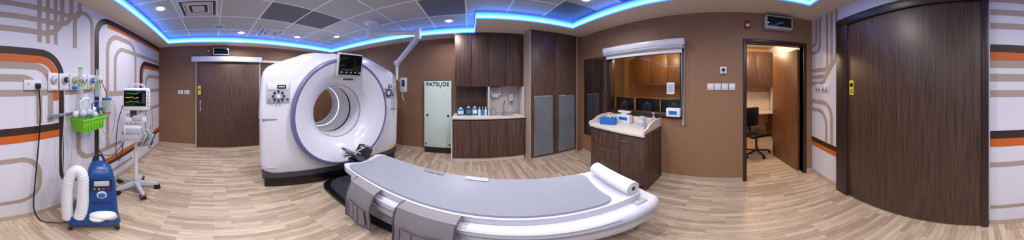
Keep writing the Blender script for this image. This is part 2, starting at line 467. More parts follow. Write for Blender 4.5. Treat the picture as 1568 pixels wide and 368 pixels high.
b.tube([(.70, 3.31, .915), (.70, 3.31, 1.12), (.70, 3.28, 1.17), (.70, 3.22, 1.17), (.70, 3.19, 1.13)], .011, chrome, 10)
b.tube([(.74, 3.31, .915), (.74, 3.31, .98), (.80, 3.27, 1.02)], .008, chrome, 8)
b.cyl((.70, 3.31, .912), (.70, 3.31, .93), .025, chrome)
b.done()
b = B('soap_dispenser'); b.box((.86, YN-.08, 1.22), (.09, .09, .19), white, .015); b.box((.86, YN-.13, 1.15), (.06, .02, .04), bluel, .006)
b.box((.86, YN-.127, 1.25), (.05, .003, .07), lgrey); b.done()
b = B('paper_towel_dispenser'); b.box((.52, YN-.09, 1.37), (.22, .12, .17), white, .02); b.box((.52, YN-.152, 1.37), (.14, .004, .09), lgrey, .003); b.box((.52, YN-.13, 1.27), (.12, .03, .04), paper); b.done()
b = B('clear_storage_bin', (.46, 3.2, .911)); b.box((0, 0, .05), (.11, .14, .10), plastic_clear, .006); b.box((0, 0, .06), (.08, .10, .07), paper, .01); b.done()
def gbox(name, c, d, m1, m2, rz=0):
    b = B(name, c, rz); b.box((0, 0, d[2]/2), d, m1, .003); b.box((0, 0, d[2]+.0005), (d[0]*.5, d[1]*.5, .002), paper)
    b.box((0, -d[1]/2-.001, d[2]*.5), (d[0]*.8, .002, d[2]*.5), m2); b.tube([(-.02, 0, d[2]), (0, 0, d[2]+.03), (.02, .01, d[2])], .012, paper, 6, 3); b.done()
gbox('glove_box', (-.17, 3.15, .911), (.13, .11, .12), teal, white)
gbox('glove_box', (-.02, 3.17, .911), (.12, .11, .14), dgrey, teal, .1)
gbox('glove_box', (.10, 3.17, .911), (.10, .1, .14), teal, paper)
for i, (x, m) in enumerate(((.19, white), (.25, teal), (.31, white))):
    b = B('spray_bottle', (x, 3.12, .911)); b.lathe([(.026, 0), (.028, .01), (.028, .10), (.012, .125), (.012, .145)], (0, 0, 0), m, 20)
    b.box((0, -.01, .155), (.02, .045, .02), white, .004); b.done()
b = B('tall_cabinet')
x0, x1, yf = 1.07, 2.09, 2.72
b.bb(x0, x1, yf+.02, YN-.001, .08, 2.535, wood); b.bb(x0, x1, yf+.04, YN-.001, 0, .08, offw)
b.bb(x0-.02, x0, yf-.01, YN-.001, 0, 2.535, beige); b.bb(x1, x1+.018, yf-.01, YN-.001, 0, 2.535, beige)
xm = (x0+x1)/2
for a, c in ((x0, xm), (xm, x1)):
    b.bb(a+.003, c-.003, yf, yf+.02, .09, 2.5, wood, .002)
    b.bb(a+.07, c-.05, yf-.008, yf, .13, 1.3, steel, .002)
    b.bb(a+.08, c-.06, yf-.012, yf-.006, .145, 1.285, frost)
for sx in (-.03, .03):
    b.cyl((xm+sx, yf-.03, 1.32), (xm+sx, yf-.03, 1.42), .006, steel)
    for zz in (1.33, 1.41): b.cyl((xm+sx, yf-.03, zz), (xm+sx, yf, zz), .004, steel)
b.done()
b = B('wall_filler_panel'); b.bb(2.11, XE-.001, 2.76, YN-.001, 0, ZS-.002, wall_brownE_lit); b.done()

b = B('patient_transfer_board', (-.66, 3.33, .004))
b.box((0, 0, .86), (.57, .012, 1.46), board, .005)
for sx in (-.285, .285): b.cyl((sx, 0, .14), (sx, 0, 1.58), .007, lgrey, seg=8)
b.box((0, 0, .065), (.55, .03, .13), frame_dark, .004)
b.box((0, 0, 1.585), (.56, .014, .016), dgrey, .004)
b.box((-.25, -.008, .2), (.03, .004, .04), black); b.box((.25, -.008, .2), (.03, .004, .04), black)
b.box((-.22, -.008, .85), (.035, .003, .05), black, .001); b.box((.22, -.008, .85), (.035, .003, .05), black, .001)
b.box((.06, -.0075, 1.44), (.012, .002, .03), red)
o = b.done(); tx = text(o, 'PATSLIDE', .115, (0, -.0085, 1.47), (pi/2, 0, 0), black); tx.data.offset = .002

# ---------------------------------------------------------------- east counter
b = B('drawer_counter')
x0, x1, y0, y1 = 1.73, XE-.001, .95, 1.88
b.bb(x0+.02, x1, y0, y1, .06, .84, wood); b.bb(x0+.05, x1, y0+.02, y1, 0, .06, frame_dark)
for k in range(3): b.bb(x0, x0+.02, 1.32, y1-.003, .08+.25*k, .08+.25*(k+1)-.006, wood, .002)
for k in range(3):
    z = .08+.25*k+.19; b.cyl((x0-.02, 1.52, z), (x0-.02, 1.66, z), .005, steel); b.cyl((x0-.02, 1.53, z), (x0, 1.53, z), .004, steel); b.cyl((x0-.02, 1.65, z), (x0, 1.65, z), .004, steel)
b.bb(x0, x0+.02, y0+.003, 1.314, .08, .824, wood, .002)
b.cyl((x0-.02, 1.20, .74), (x0-.02, 1.28, .74), .005, steel); b.cyl((x0-.02, 1.21, .74), (x0, 1.21, .74), .004, steel); b.cyl((x0-.02, 1.27, .74), (x0, 1.27, .74), .004, steel)
b.bb(x0-.03, x1, y0-.02, y1, .84, .88, offw, .012)
b.bb(x0, x1, y0-.022, y0, 0, .90, wood, .003)
def upst(yc, h):
    prof = [(x1, .88), (x1, .88+h), (x0+.26, .88+h), (x0+.16, .88+h*.85), (x0+.06, .88+h*.45), (x0-.03, .88+h*.35), (x0-.03, .88)]
    r0 = [(p[0], yc-.012, p[1]) for p in prof]; r1 = [(p[0], yc+.012, p[1]) for p in prof]
    b.loft([r0, r1], offw, True, True)
upst(y0-.01, .13); upst(y1, .13)
b.bb(x1-.02, x1, y0, y1, .88, .99, offw, .004)
b.done()
b = B('wipes_canister', (1.93, 1.09, .881)); b.lathe([(.042, 0), (.045, .005), (.045, .15)], (0, 0, 0), white, 28); b.lathe([(.047, .15), (.047, .17), (.03, .185), (.02, .187)], (0, 0, 0), lgrey, 28); b.lathe([(.0455, .04), (.0455, .10)], (0, 0, 0), lgrey, 28, cap0=False, cap1=False); b.done()
b = B('wipes_canister', (2.03, 1.12, .881)); b.lathe([(.04, 0), (.042, .005), (.042, .13)], (0, 0, 0), white, 28); b.lathe([(.044, .13), (.044, .15), (.02, .16)], (0, 0, 0), white, 28); b.done()
b = B('sanitizer_bottle', (2.12, 1.0, .881)); b.lathe([(.032, 0), (.035, .01), (.035, .13), (.015, .155), (.015, .17)], (0, 0, 0), plastic_clear, 24)
b.lathe([(.0355, .02), (.0355, .10)], (0, 0, 0), bluel, 24, cap0=False, cap1=False); b.cyl((0, 0, .165), (0, 0, .21), .006, white); b.box((-.02, 0, .212), (.06, .018, .014), white, .004); b.done()
b = B('tissue_box', (1.92, 1.68, .881), rad(20)); b.box((0, 0, .05), (.14, .24, .10), bluel, .006); b.box((0, 0, .1005), (.05, .14, .002), blued)
b.tube([(0, -.03, .1), (0, 0, .14), (.01, .03, .1)], .014, paper, 6, 4); b.done()
b = B('glove_box', (2.13, 1.52, .881), 0); b.box((0, 0, .07), (.09, .24, .14), white, .004); b.box((-.046, 0, .08), (.002, .16, .05), bluel); b.box((0, 0, .155), (.07, .1, .03), paper, .012)
b.box((0, .0, .185), (.075, .22, .03), white, .006); b.done()
b = B('wall_glove_dispenser'); b.box((XE-.045, .72, 1.11), (.085, .2, .12), paper, .005); b.box((XE-.089, .72, 1.11), (.002, .12, .05), bluel); b.done()

b = B('light_switch_panel')
for k in range(4):
    yy = .205-.098*k
    b.box((XE-.005, yy, 1.475), (.01, .088, .09), white, .004)
    for q in (-.018, .018): b.box((XE-.012, yy+q, 1.475), (.006, .024, .04), paper, .002)
b.done()
b = B('thermostat'); b.box((XE-.012, .03, 1.70), (.024, .09, .095), white, .006); b.box((XE-.025, .03, 1.705), (.003, .045, .045), blued, .002); b.cyl((XE-.02, .03, 1.66), (XE-.03, .03, 1.66), .008, bluel); b.done()
b = B('fire_alarm_strobe'); b.box((XE-.02, -.30, 2.37), (.04, .075, .11), red, .008); b.box((XE-.042, -.30, 2.35), (.012, .05, .04), white, .004); b.done()
b = B('fire_alarm_strobe'); b.box((.62, YS+.02, 2.45), (.09, .04, .1), red, .008); b.box((.62, YS+.042, 2.44), (.05, .012, .04), white, .004); b.done()
b = B('warning_light_sign'); b.box((XE-.06, -.73, 2.41), (.11, .40, .20), lgrey, .015); b.box((XE-.117, -.73, 2.41), (.006, .35, .15), blackg, .003); b.done()
b = B('warning_light_sign'); b.box((XW+.05, .17, 2.27), (.09, .36, .17), lgrey, .012); b.box((XW+.097, .17, 2.27), (.006, .31, .13), blackg, .003); b.done()
b = B('fire_alarm_strobe'); b.box((XW+.015, -.12, 2.3), (.03, .07, .09), red, .006); b.box((XW+.033, -.12, 2.29), (.01, .04, .03), white, .003); b.done()
b = B('light_switch_panel')
for k in range(2): b.box((XW+.005, -.62-.15*k, 1.33), (.01, .12, .09), white, .003); b.box((XW+.012, -.62-.15*k, 1.33), (.006, .07, .05), lgrey, .002)
b.done()
b = B('light_switch_panel')
for k in range(2):
    b.box((2.03-.18*k, YS+.012, 1.46), (.15, .016, .10), white, .004)
    for q in (-.035, .035): b.box((2.03-.18*k+q, YS+.022, 1.46), (.03, .006, .04), lgrey, .002); b.cyl((2.03-.18*k+q, YS+.016, 1.43), (2.03-.18*k+q, YS+.034, 1.43), .01, dgrey)
b.done()

# ---------------------------------------------------------------- CT gantry
GL, GR = (-1.55, 1.63, 0), rad(-16)
g = B('ct_scanner_gantry', GL, GR)
cz = 1.10
poly = [(-1.12, .24), (-1.14, 1.2), (-1.10, 1.70), (-.98, 1.77), (-.45, 1.95), (.45, 1.95), (1.02, 1.77), (1.16, 1.70), (1.22, 1.2), (1.19, .24)]
def rayhit(th):
    d = Vector((math.cos(th), math.sin(th))); best = 9
    for p, q in zip(poly, poly[1:]+poly[:1]):
        p = Vector((p[0], p[1]-cz)); q = Vector((q[0], q[1]-cz)); e = q-p
        den = d.x*e.y-d.y*e.x
        if abs(den) < 1e-9: continue
        tt = (p.x*e.y-p.y*e.x)/den; u = (p.x*d.y-p.y*d.x)/den
        if tt > 0 and -1e-6 <= u <= 1+1e-6: best = min(best, tt)
    return best
N = 144
hit = [rayhit(2*pi*k/N) for k in range(N)]
hs = [(hit[k-2]+2*hit[k-1]+3*hit[k]+2*hit[(k+1) % N]+hit[(k+2) % N])/9 for k in range(N)]
def oring(s, u): return [(u, s*hs[k]*math.cos(2*pi*k/N), cz+s*hs[k]*math.sin(2*pi*k/N)) for k in range(N)]
def cring(r, u): return [(u, r*math.cos(2*pi*k/N), cz+r*math.sin(2*pi*k/N)) for k in range(N)]
rings = [cring(.45, -1.34), cring(.56, -1.32), cring(.66, -1.05), oring(.9, -.98), oring(.97, -.95), oring(1, -.88), oring(1, -.55), oring(.995, -.545), oring(.995, -.535), oring(1, -.53), oring(1, -.20), oring(.99, -.14), oring(.965, -.105), oring(.93, -.09),
         cring(.765, -.08), cring(.765, 0), cring(.755, .03), cring(.735, .042), cring(.71, .04), cring(.70, .034), cring(.62, .015), cring(.54, -.03), cring(.47, -.09), cring(.42, -.15), cring(.40, -.21), cring(.393, -.22),
         cring(.39, -.25), cring(.385, -.48), cring(.383, -.49), cring(.383, -.53), cring(.385, -.54), cring(.388, -.92), cring(.388, -.95), cring(.392, -1.25), cring(.45, -1.34)]
mats = [whiteg]*14+[lgrey, violet, violet, violet, whiteg, whiteg, whiteg, whiteg, whiteg, whiteg, grey, lgrey, white, lgrey, blackg, lgrey, white, borefill, white, white]
g.loft(rings, mats)
g.bb(-.93, -.13, -1.07, 1.14, 0, .17, black, .02); g.bb(-.9, -.10, -1.10, 1.16, .17, .27, dgrey, .02)
for sgn in (-1, 1):
    g.box((-.10, sgn*.98, 1.06), (.03, .25, .022), grey, .005)
    g.box((-.5, sgn*1.135+(.07 if sgn > 0 else 0), 1.06), (.7, .02, .022), grey, .005)
    cy = sgn*.90
    g.box((-.085, cy, 1.40), (.03, .30, .25), lgrey, .012)
    g.box((-.068, cy, 1.475), (.008, .27, .075), white, .004)
    g.box((-.063, cy+.04, 1.478), (.006, .11, .05), blackg, .002)
    g.box((-.0595, cy+.04, 1.478), (.001, .08, .02), screen)
    for k in range(8):
        a = 2*pi*k/8; g.cyl((-.07, cy+.068*math.cos(a), 1.36+.06*math.sin(a)), (-.052, cy+.068*math.cos(a), 1.36+.06*math.sin(a)), .016, blued if k % 2 else dgrey, seg=12)
    g.cyl((-.07, cy, 1.36), (-.050, cy, 1.36), .025, white, seg=16)
    for k in (-1, 1): g.cyl((-.07, cy+k*.115, 1.32), (-.055, cy+k*.115, 1.32), .014, dgrey if k > 0 else grey, seg=12)
    g.box((-.088, sgn*.99, .36), (.01, .12, .03), yellow if sgn > 0 else lgrey, .001)
def tilt(c, d, mat, bev=0): g.box(c, d, mat, bev, (0, rad(10), 0))
tilt((.07, .02, 1.77), (.05, .39, .31), lgrey, .02)
tilt((.097, .02, 1.767), (.012, .35, .27), blackg, .01)
tilt((.1045, .0, 1.80), (.002, .19, .13), screen); tilt((.1045, .14, 1.79), (.002, .04, .10), screen)
tilt((.106, .0, 1.82), (.002, .15, .010), blackg); tilt((.106, -.03, 1.79), (.002, .08, .008), blackg); tilt((.106, .05, 1.775), (.002, .05, .03), blackg)
tilt((.101, -.03, 1.70), (.002, .18, .02), dgrey)
for k in range(5): tilt((.104, -.12+.07*k, 1.665), (.006, .035, .02), grey, .003)
g.box((.0, .02, 1.78), (.12, .2, .14), lgrey, .02)
g.box((.035, .02, 1.575), (.004, .16, .024), dgrey, .001)
g.box((.03, .0, .47), (.004, .10, .02), dgrey, .001)
g.done()

# ---------------------------------------------------------------- couch
CL = (-1.56, 1.60, 0)
c = B('ct_patient_table', CL, GR)
def rrect(x0, x1, w0, w1, r=.12, n=6):
    pts = []
    for (cx, cy, a0) in ((x1-r, w1-r, 0), (x0+r, w0-r, 90), (x0+r, -w0+r, 180), (x1-r, -w1+r, 270)):
        for k in range(n+1):
            a = rad(a0+90*k/n); pts.append((cx+r*math.cos(a), cy+r*math.sin(a)))
    return pts
c.prism(rrect(-.08, 1.95, .33, .22, .2), 0, .06, black, .01)
c.prism(rrect(.0, .70, .27, .27, .2), .06, .10, dgrey, .01)
c.prism(rrect(.75, 1.8, .22, .20), .06, .34, lgrey, .01)
def shell_sec(u, w, zb, zt, n=4):
    pts = []; r = min(.06, (zt-zb)*.4)
    for (cy, czz, a0) in ((w-r, zt-r, 0), (-w+r, zt-r, 90), (-w+r*1.4, zb+r, 180), (w-r*1.4, zb+r, 270)):
        for k in range(n+1):
            a = rad(a0+90*k/n); pts.append((u, cy+r*math.cos(a), czz+r*math.sin(a)))
    return pts
S = [(.56, .20, .44, .50), (.58, .25, .40, .51), (.66, .29, .34, .515), (1.0, .31, .28, .515), (1.6, .33, .25, .515), (2.2, .36, .24, .52), (2.6, .385, .25, .52), (2.8, .38, .29, .52), (2.87, .35, .33, .51), (2.89, .28, .38, .48)]
c.loft([shell_sec(*q) for q in S], whiteg, True, True)
c.tube([(q[0], -q[1]-.001, .43) for q in S[2:8]], .006, grey, 6, 4); c.tube([(q[0], -q[1]+.001, .36) for q in S[2:8]], .004, lgrey, 6, 4)
def cradle(u0, u1, w, z0, th, dip, mat, nu=30, nv=16, r=.12):
    def ww(u):
        d = min(u-u0, u1-u); return w*(1 if d > r else (.72+.28*math.sqrt(max(0, 1-(1-d/r)**2))))
    R = []
    for i in range(nu+1):
        f = i/nu; u = u0+(u1-u0)*(.5-.5*math.cos(pi*f)); W = ww(u); ring = []
        for j in range(nv+1):
            t = -1+2*j/nv; ring.append((u, t*W, z0+dip*t*t*(W/w)))
        for j in range(nv+1):
            t = 1-2*j/nv; ring.append((u, t*W*.99, z0-th+dip*t*t*.6))
        R.append(ring)
    c.loft(R, mat, True, True)
cradle(.42, 2.80, .275, .555, .05, .035, whiteg)
cradle(.50, 2.55, .252, .573, .028, .035, padm)
for u in (1.12, 1.52):
    c.grid(lambda a, t, u=u: (u+.20*a, .205+.075*t, .604+.014*(1-abs(2*t-1))-.03*max(0, t-.7)), 6, 6, lgrey if u > 1.3 else grey)
c.cyl((.8, .335, .50), (2.5, .37, .50), .01, lgrey); c.cyl((.8, -.31, .50), (2.5, -.375, .50), .008, lgrey)
c.box((2.72, -.30, .53), (.10, .05, .012), lgrey, .004); c.box((2.83, .0, .525), (.05, .3, .012), lgrey, .004)
c.done()
h = B('head_holder', CL, GR)
h.box((.38, 0, .535), (.28, .16, .04), black, .012)
for sgn in (-1, 1):
    h.grid(lambda a, t, s=sgn: (.18+.28*a, s*(.03+.10*t), .57+.11*t*t+.01*math.sin(a*3)), 8, 6, black)
    h.tube([(.20, sgn*.13, .68), (.32, sgn*.135, .70), (.45, sgn*.13, .68)], .014, dgrey, 8)
    h.box((.26, sgn*.14, .63), (.06, .03, .10), lgrey, .01, (sgn*.4, 0, 0))
    h.box((.36, sgn*.135, .70), (.10, .025, .03), steel, .008)
    h.tube([(.32, sgn*.13, .68), (.31, sgn*.03, .65), (.33, -sgn*.05, .61)], .009, lgrey, 6)
h.box((.32, 0, .575), (.26, .1, .02), dgrey, .008)
h.done()
def apron(name, u0, u1, zb, seed):
    b = B(name, CL, GR)
    def f(a, t):
        u = u0+(u1-u0)*a
        if t < .12:
            q = t/.12; v = -.275-.06*q; z = .585-.02*q*q
        else:
            q = (t-.12)/.88; v = -.338-.012-.045*math.sin(min(1, q*1.8)*1.5)-.012*math.sin(a*9+seed+q*2)*q; z = .563-(.563-zb)*q
        return Vector((u+.006*math.sin(t*8+seed), v, z))
    b.grid(f, 24, 24, apronm)
    b.tube([f(0, t/20)+Vector((0, -.003, 0)) for t in range(21)], .006, aprond, 6, 1)
    b.tube([f(1, t/20)+Vector((0, -.003, 0)) for t in range(21)], .006, aprond, 6, 1)
    b.tube([f(t/12, 1) for t in range(13)], .006, aprond, 6, 1)
    b.grid(lambda a, t: f(.15+.7*a, .50+.42*t)+Vector((0, -.012, 0)), 8, 8, apronm)
    b.tube([f(.15+.7*t/10, .50)+Vector((0, -.014, 0)) for t in range(11)], .004, aprond, 6, 1)
    for a in (.15, .38, .62, .85): b.tube([f(a, .50+.42*t/8)+Vector((0, -.014, 0)) for t in range(9)], .003, aprond, 6, 1)
    b.done()
apron('lead_apron', .74, 1.05, .08, 1.); apron('lead_apron', 1.27, 1.66, .10, 2.7)
b = B('paper_roll', CL, GR)
c0, c1 = Vector((2.70, -.25, .655)), Vector((2.66, .22, .655))
b.tube([c0, c1], .062, paper, 32, 0)
d = (c0-c1).normalized()
b.cyl(c0, c0+d*.002, .05, lgrey, seg=28); b.cyl(c0+d*.002, c0+d*.003, .045, paper, seg=28); b.cyl(c0+d*.003, c0+d*.004, .02, dgrey, seg=20)
b.done()

# ---------------------------------------------------------------- ceiling arm
b = B('ceiling_mounted_injector_arm')
m0 = Vector((-1.58, 2.28, 0)); zc = czl(-1.58)
b.cyl((m0.x, m0.y, zc-.035), (m0.x, m0.y, zc), .12, white, seg=28); b.cyl((m0.x, m0.y, 2.36), (m0.x, m0.y, zc), .05, white)
b.cyl((m0.x, m0.y, 2.33), (m0.x, m0.y, 2.45), .075, white, seg=24, bev=.01)
e0 = Vector((-.84, 2.56, 2.39)); b.tube([Vector((m0.x, m0.y, 2.39)), e0], .045, white, 14, 0)
b.cyl(e0-Vector((0, 0, .12)), e0+Vector((0, 0, .07)), .055, white, seg=24, bev=.01)
e1 = Vector((-1.28, 2.68, 1.90)); s0 = e0-Vector((0, 0, .07))
b.tube([s0, e1], .036, white, 12, 0); b.tube([s0-Vector((0, 0, .07)), e1-Vector((0, 0, .06))], .018, lgrey, 10, 0)
b.sph(e1, .058, white); b.cyl(e1, (e1.x, e1.y, 1.60), .024, white)
b.tube([s0, s0+Vector((-.1, .03, -.2)), e1+Vector((.06, 0, .05)), e1+Vector((.03, 0, -.2))], .006, grey, 6)
b.box((e1.x+.12, e1.y+.02, 1.50), (.11, .09, .26), lgrey, .015, (0, 0, -.4)); b.box((e1.x+.135, e1.y-.03, 1.53), (.07, .01, .12), blued, .003, (0, 0, -.4))
b.tube([(e1.x, e1.y, 1.61), (e1.x+.05, e1.y, 1.57), (e1.x+.12, e1.y+.02, 1.55)], .018, grey, 8)
b.tube([(e1.x+.12, e1.y+.02, 1.39), (e1.x+.11, e1.y, 1.3), (e1.x+.14, e1.y, 1.22)], .008, lgrey, 6)
b.done()

# ---------------------------------------------------------------- patient monitor stand
b = B('patient_monitor_stand', (-1.80, -.93, 0), rad(27.3))
for k in range(5):
    a = 2*pi*k/5+.3; d = Vector((math.cos(a), math.sin(a), 0))
    R = []
    for q, w, zt, zb in ((.0, .035, .15, .09), (.12, .03, .14, .085), (.25, .022, .115, .08), (.28, .018, .10, .08)):
        n = Vector((-d.y, d.x, 0)); p = d*q
        R.append([p+n*w+Vector((0, 0, zb)), p+n*w*.8+Vector((0, 0, zt)), p-n*w*.8+Vector((0, 0, zt)), p-n*w+Vector((0, 0, zb))])
    b.loft(R, lgrey, True, True)
    p = d*.265; n = Vector((-d.y, d.x, 0))
    b.cyl(p+Vector((0, 0, .06)), p+Vector((0, 0, .095)), .012, dgrey)
    for s_ in (-1, 1): b.cyl(p+n*s_*.008+Vector((0, 0, .040)), p+n*s_*.030+Vector((0, 0, .040)), .040, black, seg=18)
    b.box(p+Vector((0, 0, .065)), (.04, .04, .03), dgrey, .01)
b.cyl((0, 0, .1), (0, 0, .2), .045, lgrey, r2=.026); b.cyl((0, 0, .15), (0, 0, 1.2), .023, white)
b.box((.02, .02, .82), (.24, .38, .015), white, .006)
for (dx, dy, sx, sy) in ((.135, .02, .012, .38), (-.1, .02, .012, .38), (.02, .21, .24, .012), (.02, -.17, .24, .012)): b.box((dx, dy, .86), (sx, sy, .08), lgrey, .005)
b.box((.03, -.04, .92), (.16, .22, .16), white, .02); b.box((.112, -.04, .94), (.006, .16, .07), lgrey, .004)
for k in range(5): b.cyl((.11, -.11+.035*k, .89), (.125, -.11+.035*k, .89), .011, [bluel, red, grey, green, blued][k], seg=12)
for k in range(6):
    y = .06+.025*k; b.tube([(.12, y, .98-.01*k), (.17, y+.03, .90), (.16, y-.02, .78), (.12, y+.02, .76+.01*k), (.10, y, .9)], .006, [grey, lgrey, dgrey][k % 3], 6)
b.box((.0, 0, 1.07), (.16, .26, .06), white, .015); b.box((.08, .02, 1.10), (.03, .12, .06), lgrey, .008)
b.box((.0, -.03, 1.15), (.1, .08, .1), dgrey, .01)
b.box((.03, .01, 1.325), (.14, .33, .27), white, .025)
b.box((.10, -.01, 1.34), (.008, .26, .19), blackg, .003)
for k, m_ in enumerate((screeng, screeny, screeng)):
    pts = [(.106, -.12+.022*i, 1.40-.05*k+.012*math.sin(i*2.1+k)*(1 if i % 2 else .2)) for i in range(8)]
    b.tube(pts, .0014, m_, 4, 0)
b.box((.105, .09, 1.34), (.002, .03, .12), dgrey)
for k in range(5): b.cyl((.1, .145, 1.25+.04*k), (.106, .145, 1.25+.04*k), .008, grey, seg=10)
b.tube([(.03, -.10, 1.45), (.03, -.06, 1.50), (.03, .08, 1.50), (.03, .12, 1.45)], .012, lgrey, 8)
b.tube([(.05, -.16, 1.25), (.08, -.22, 1.0), (.05, -.24, .6), (0, -.2, .5), (-.05, -.15, .8), (0, -.1, 1.1)], .005, black, 6)
b.tube([(.05, .17, 1.3), (.1, .2, 1.1), (.1, .2, .8), (.06, .16, .7), (.05, .18, 1.0)], .006, grey, 6)
b.done()

# ---------------------------------------------------------------- patient warmer
b = B('patient_warming_unit', (-1.0, -.94, 0), rad(43.5))
R = []
for z, x0, x1, y0, y1 in ((.09, -.17, .19, -.17, .22), (.13, -.18, .20, -.18, .23), (.20, -.17, .19, -.15, .22), (.28, -.15, .15, -.06, .215), (.45, -.14, .11, -.03, .21), (.60, -.13, .09, -.03, .205), (.70, -.12, .06, -.02, .185), (.755, -.10, .02, .0, .15), (.77, -.08, -.02, .02, .12)):
    ring = []; r = .05 if z > .25 else .06
    r = min(r, (x1-x0)*.45, (y1-y0)*.45)
    for (cx, cy, a0) in ((x1-r, y1-r, 0), (x0+r, y1-r, 90), (x0+r, y0+r, 180), (x1-r, y0+r, 270)):
        for k in range(6):
            a = rad(a0+90*k/5); ring.append((cx+r*math.cos(a), cy+r*math.sin(a), z))
    R.append(ring)
b.loft(R, [blued, blue, blue, blue, blue, blue, blue, blue], True, True)
b.box((.098, .085, .60), (.02, .17, .13), blued, .01, (0, -.12, 0)); b.box((.105, .085, .62), (.016, .12, .05), lgrey, .004, (0, -.12, 0))
for k in range(4): b.cyl((.105, 0.03+.035*k, .565), (.118, .03+.035*k, .565), .008, [green, yellow, orange, red][k], seg=12)
for k in range(5): b.box((.118, .085, .40-.022*k), (.02, .15, .008), blued, .002)
b.cyl((.1, .085, .49), (.124, .085, .49), .04, white, seg=20)
b.cyl((.12, .085, .49), (.127, .085, .49), .03, bluel, seg=20)
b.sph((.15, .09, .25), .07, paper, (1, 1.5, .7)); b.sph((.17, .05, .22), .055, paper, (1, 1.2, .7)); b.sph((.15, .15, .22), .05, lgrey, (1, 1.1, .9))
b.tube([(.12, -.175, .15), (.10, -.185, .36), (.08, -.18, .58), (.07, -.155, .70), (.07, -.105, .745), (.08, -.065, .69), (.10, -.06, .52), (.13, -.065, .34), (.15, -.085, .20)], .046, white, 18, 10, .10)
for (x, y) in ((.15, -.15), (.15, .2), (-.14, -.14), (-.14, .19)):
    b.cyl((x, y-.014, .042), (x, y+.014, .042), .042, black, seg=18); b.box((x, y, .085), (.05, .035, .03), dgrey, .008)
b.tube([(-.1, .13, .75), (-.12, .10, .81), (-.1, .04, .81), (-.08, .02, .74)], .012, blued, 8)
b.done()

# ---------------------------------------------------------------- wall services
b = B('power_socket'); b.box((-.645, YS+.012, 1.50), (.17, .016, .09), white, .004)
b.box((-.69, YS+.03, 1.49), (.05, .035, .05), black, .008); b.box((-.60, YS+.022, 1.51), (.02, .006, .025), lgrey, .002)
b.tube([(-.69, YS+.04, 1.48), (-.70, YS+.05, 1.2), (-.66, YS+.04, .6), (-.63, YS+.06, .2), (-.66, YS+.12, .012), (-.72, YS+.2, .012), (-.86, -1.03, .012), (-.98, -1.08, .03)], .007, black, 6, 8)
b.done()
b = B('medical_gas_outlets')
cols = [white, black, yellow, white, bluel, white]
for k in range(6):
    x = -.86-.13*k
    b.box((x, YS+.014, 1.53), (.115, .022, .17), white, .006)
    b.cyl((x, YS+.02, 1.55), (x, YS+.05, 1.55), .036, lgrey, seg=24); b.cyl((x, YS+.05, 1.55), (x, YS+.062, 1.55), .026, cols[k], seg=20); b.cyl((x, YS+.06, 1.55), (x, YS+.08, 1.55), .012, steel)
    b.box((x, YS+.028, 1.47), (.07, .008, .03), cols[-k], .002)
b.done()
b = B('oxygen_flowmeter')
for x in (-1.12, -1.38):
    b.cyl((x, YS+.025, 1.55), (x, YS+.12, 1.55), .014, chrome); b.cyl((x, YS+.12, 1.50), (x, YS+.12, 1.66), .02, plastic_clear); b.cyl((x, YS+.12, 1.66), (x, YS+.12, 1.675), .022, green)
    b.box((x, YS+.12, 1.54), (.045, .045, .05), chrome, .01); b.cyl((x, YS+.12, 1.37), (x, YS+.12, 1.50), .03, plastic_clear, seg=20); b.cyl((x, YS+.12, 1.49), (x, YS+.12, 1.51), .034, green, seg=20)
b.tube([(-1.12, YS+.12, 1.37), (-1.10, YS+.14, 1.25), (-1.14, YS+.16, 1.2)], .005, green, 6)
b.done()
b = B('equipment_rail'); b.bb(-1.62, -.80, YS+.03, YS+.04, 1.19, 1.22, steel, .002)
for x in (-.9, -1.5): b.cyl((x, YS, 1.205), (x, YS+.035, 1.205), .012, steel)
b.done()
b = B('wire_basket')
x0, x1, y0, y1 = -1.38, -1.04, YS+.045, YS+.24
rb = lambda z, s: [(x0+s, y0+s*.5, z), (x1-s, y0+s*.5, z), (x1-s, y1-s, z), (x0+s, y1-s, z)]
b.loft([rb(1.17, 0), rb(1.165, .0), rb(1.03, .03), rb(1.03, .05)], green, False, True)
b.loft([rb(1.175, -.008), rb(1.155, -.008)], green)
for k in range(7):
    x = x0+.04+.043*k; b.box((x, y1-.01, 1.10), (.008, .012, .12), green, .002)
for k in range(9):
    b.sph((x0+.05+.03*k, y0+.06+.05*math.sin(k*2.), 1.18+.04*math.cos(k*1.7)), .045, [paper, lgrey, white][k % 3], (1, .8, .9), 10)
b.tube([(-1.14, y0+.08, 1.2), (-1.09, y0+.1, 1.33), (-1.19, y0+.12, 1.36), (-1.24, y0+.1, 1.24)], .010, paper, 8)
b.tube([(-1.29, y0+.08, 1.2), (-1.24, y0+.12, 1.3), (-1.34, y0+.12, 1.32), (-1.32, y0+.1, 1.2)], .008, bluel, 8)
b.done()
b = B('suction_canister')
b.cyl((-1.56, YS+.11, 1.14), (-1.56, YS+.11, 1.32), .05, plastic_clear, r2=.055, seg=28); b.cyl((-1.56, YS+.11, 1.32), (-1.56, YS+.11, 1.345), .058, bluel, seg=28)
b.box((-1.56, YS+.05, 1.2), (.06, .06, .04), grey, .006); b.cyl((-1.56, YS+.11, 1.16), (-1.56, YS+.11, 1.17), .052, red)
b.tube([(-1.56, YS+.11, 1.35), (-1.52, YS+.13, 1.42), (-1.5, YS+.1, 1.5), (-1.51, YS+.07, 1.55)], .007, red, 6)
b.tube([(-1.58, YS+.12, 1.35), (-1.66, YS+.16, 1.25), (-1.68, YS+.14, 1.0), (-1.6, YS+.12, .85), (-1.5, YS+.1, .95), (-1.47, YS+.08, 1.2)], .006, lgrey, 6)
b.tube([(-1.45, YS+.09, 1.52), (-1.4, YS+.11, 1.1), (-1.44, YS+.09, .7), (-1.7, YS+.1, .55), (-1.95, YS+.14, .7)], .005, black, 6)
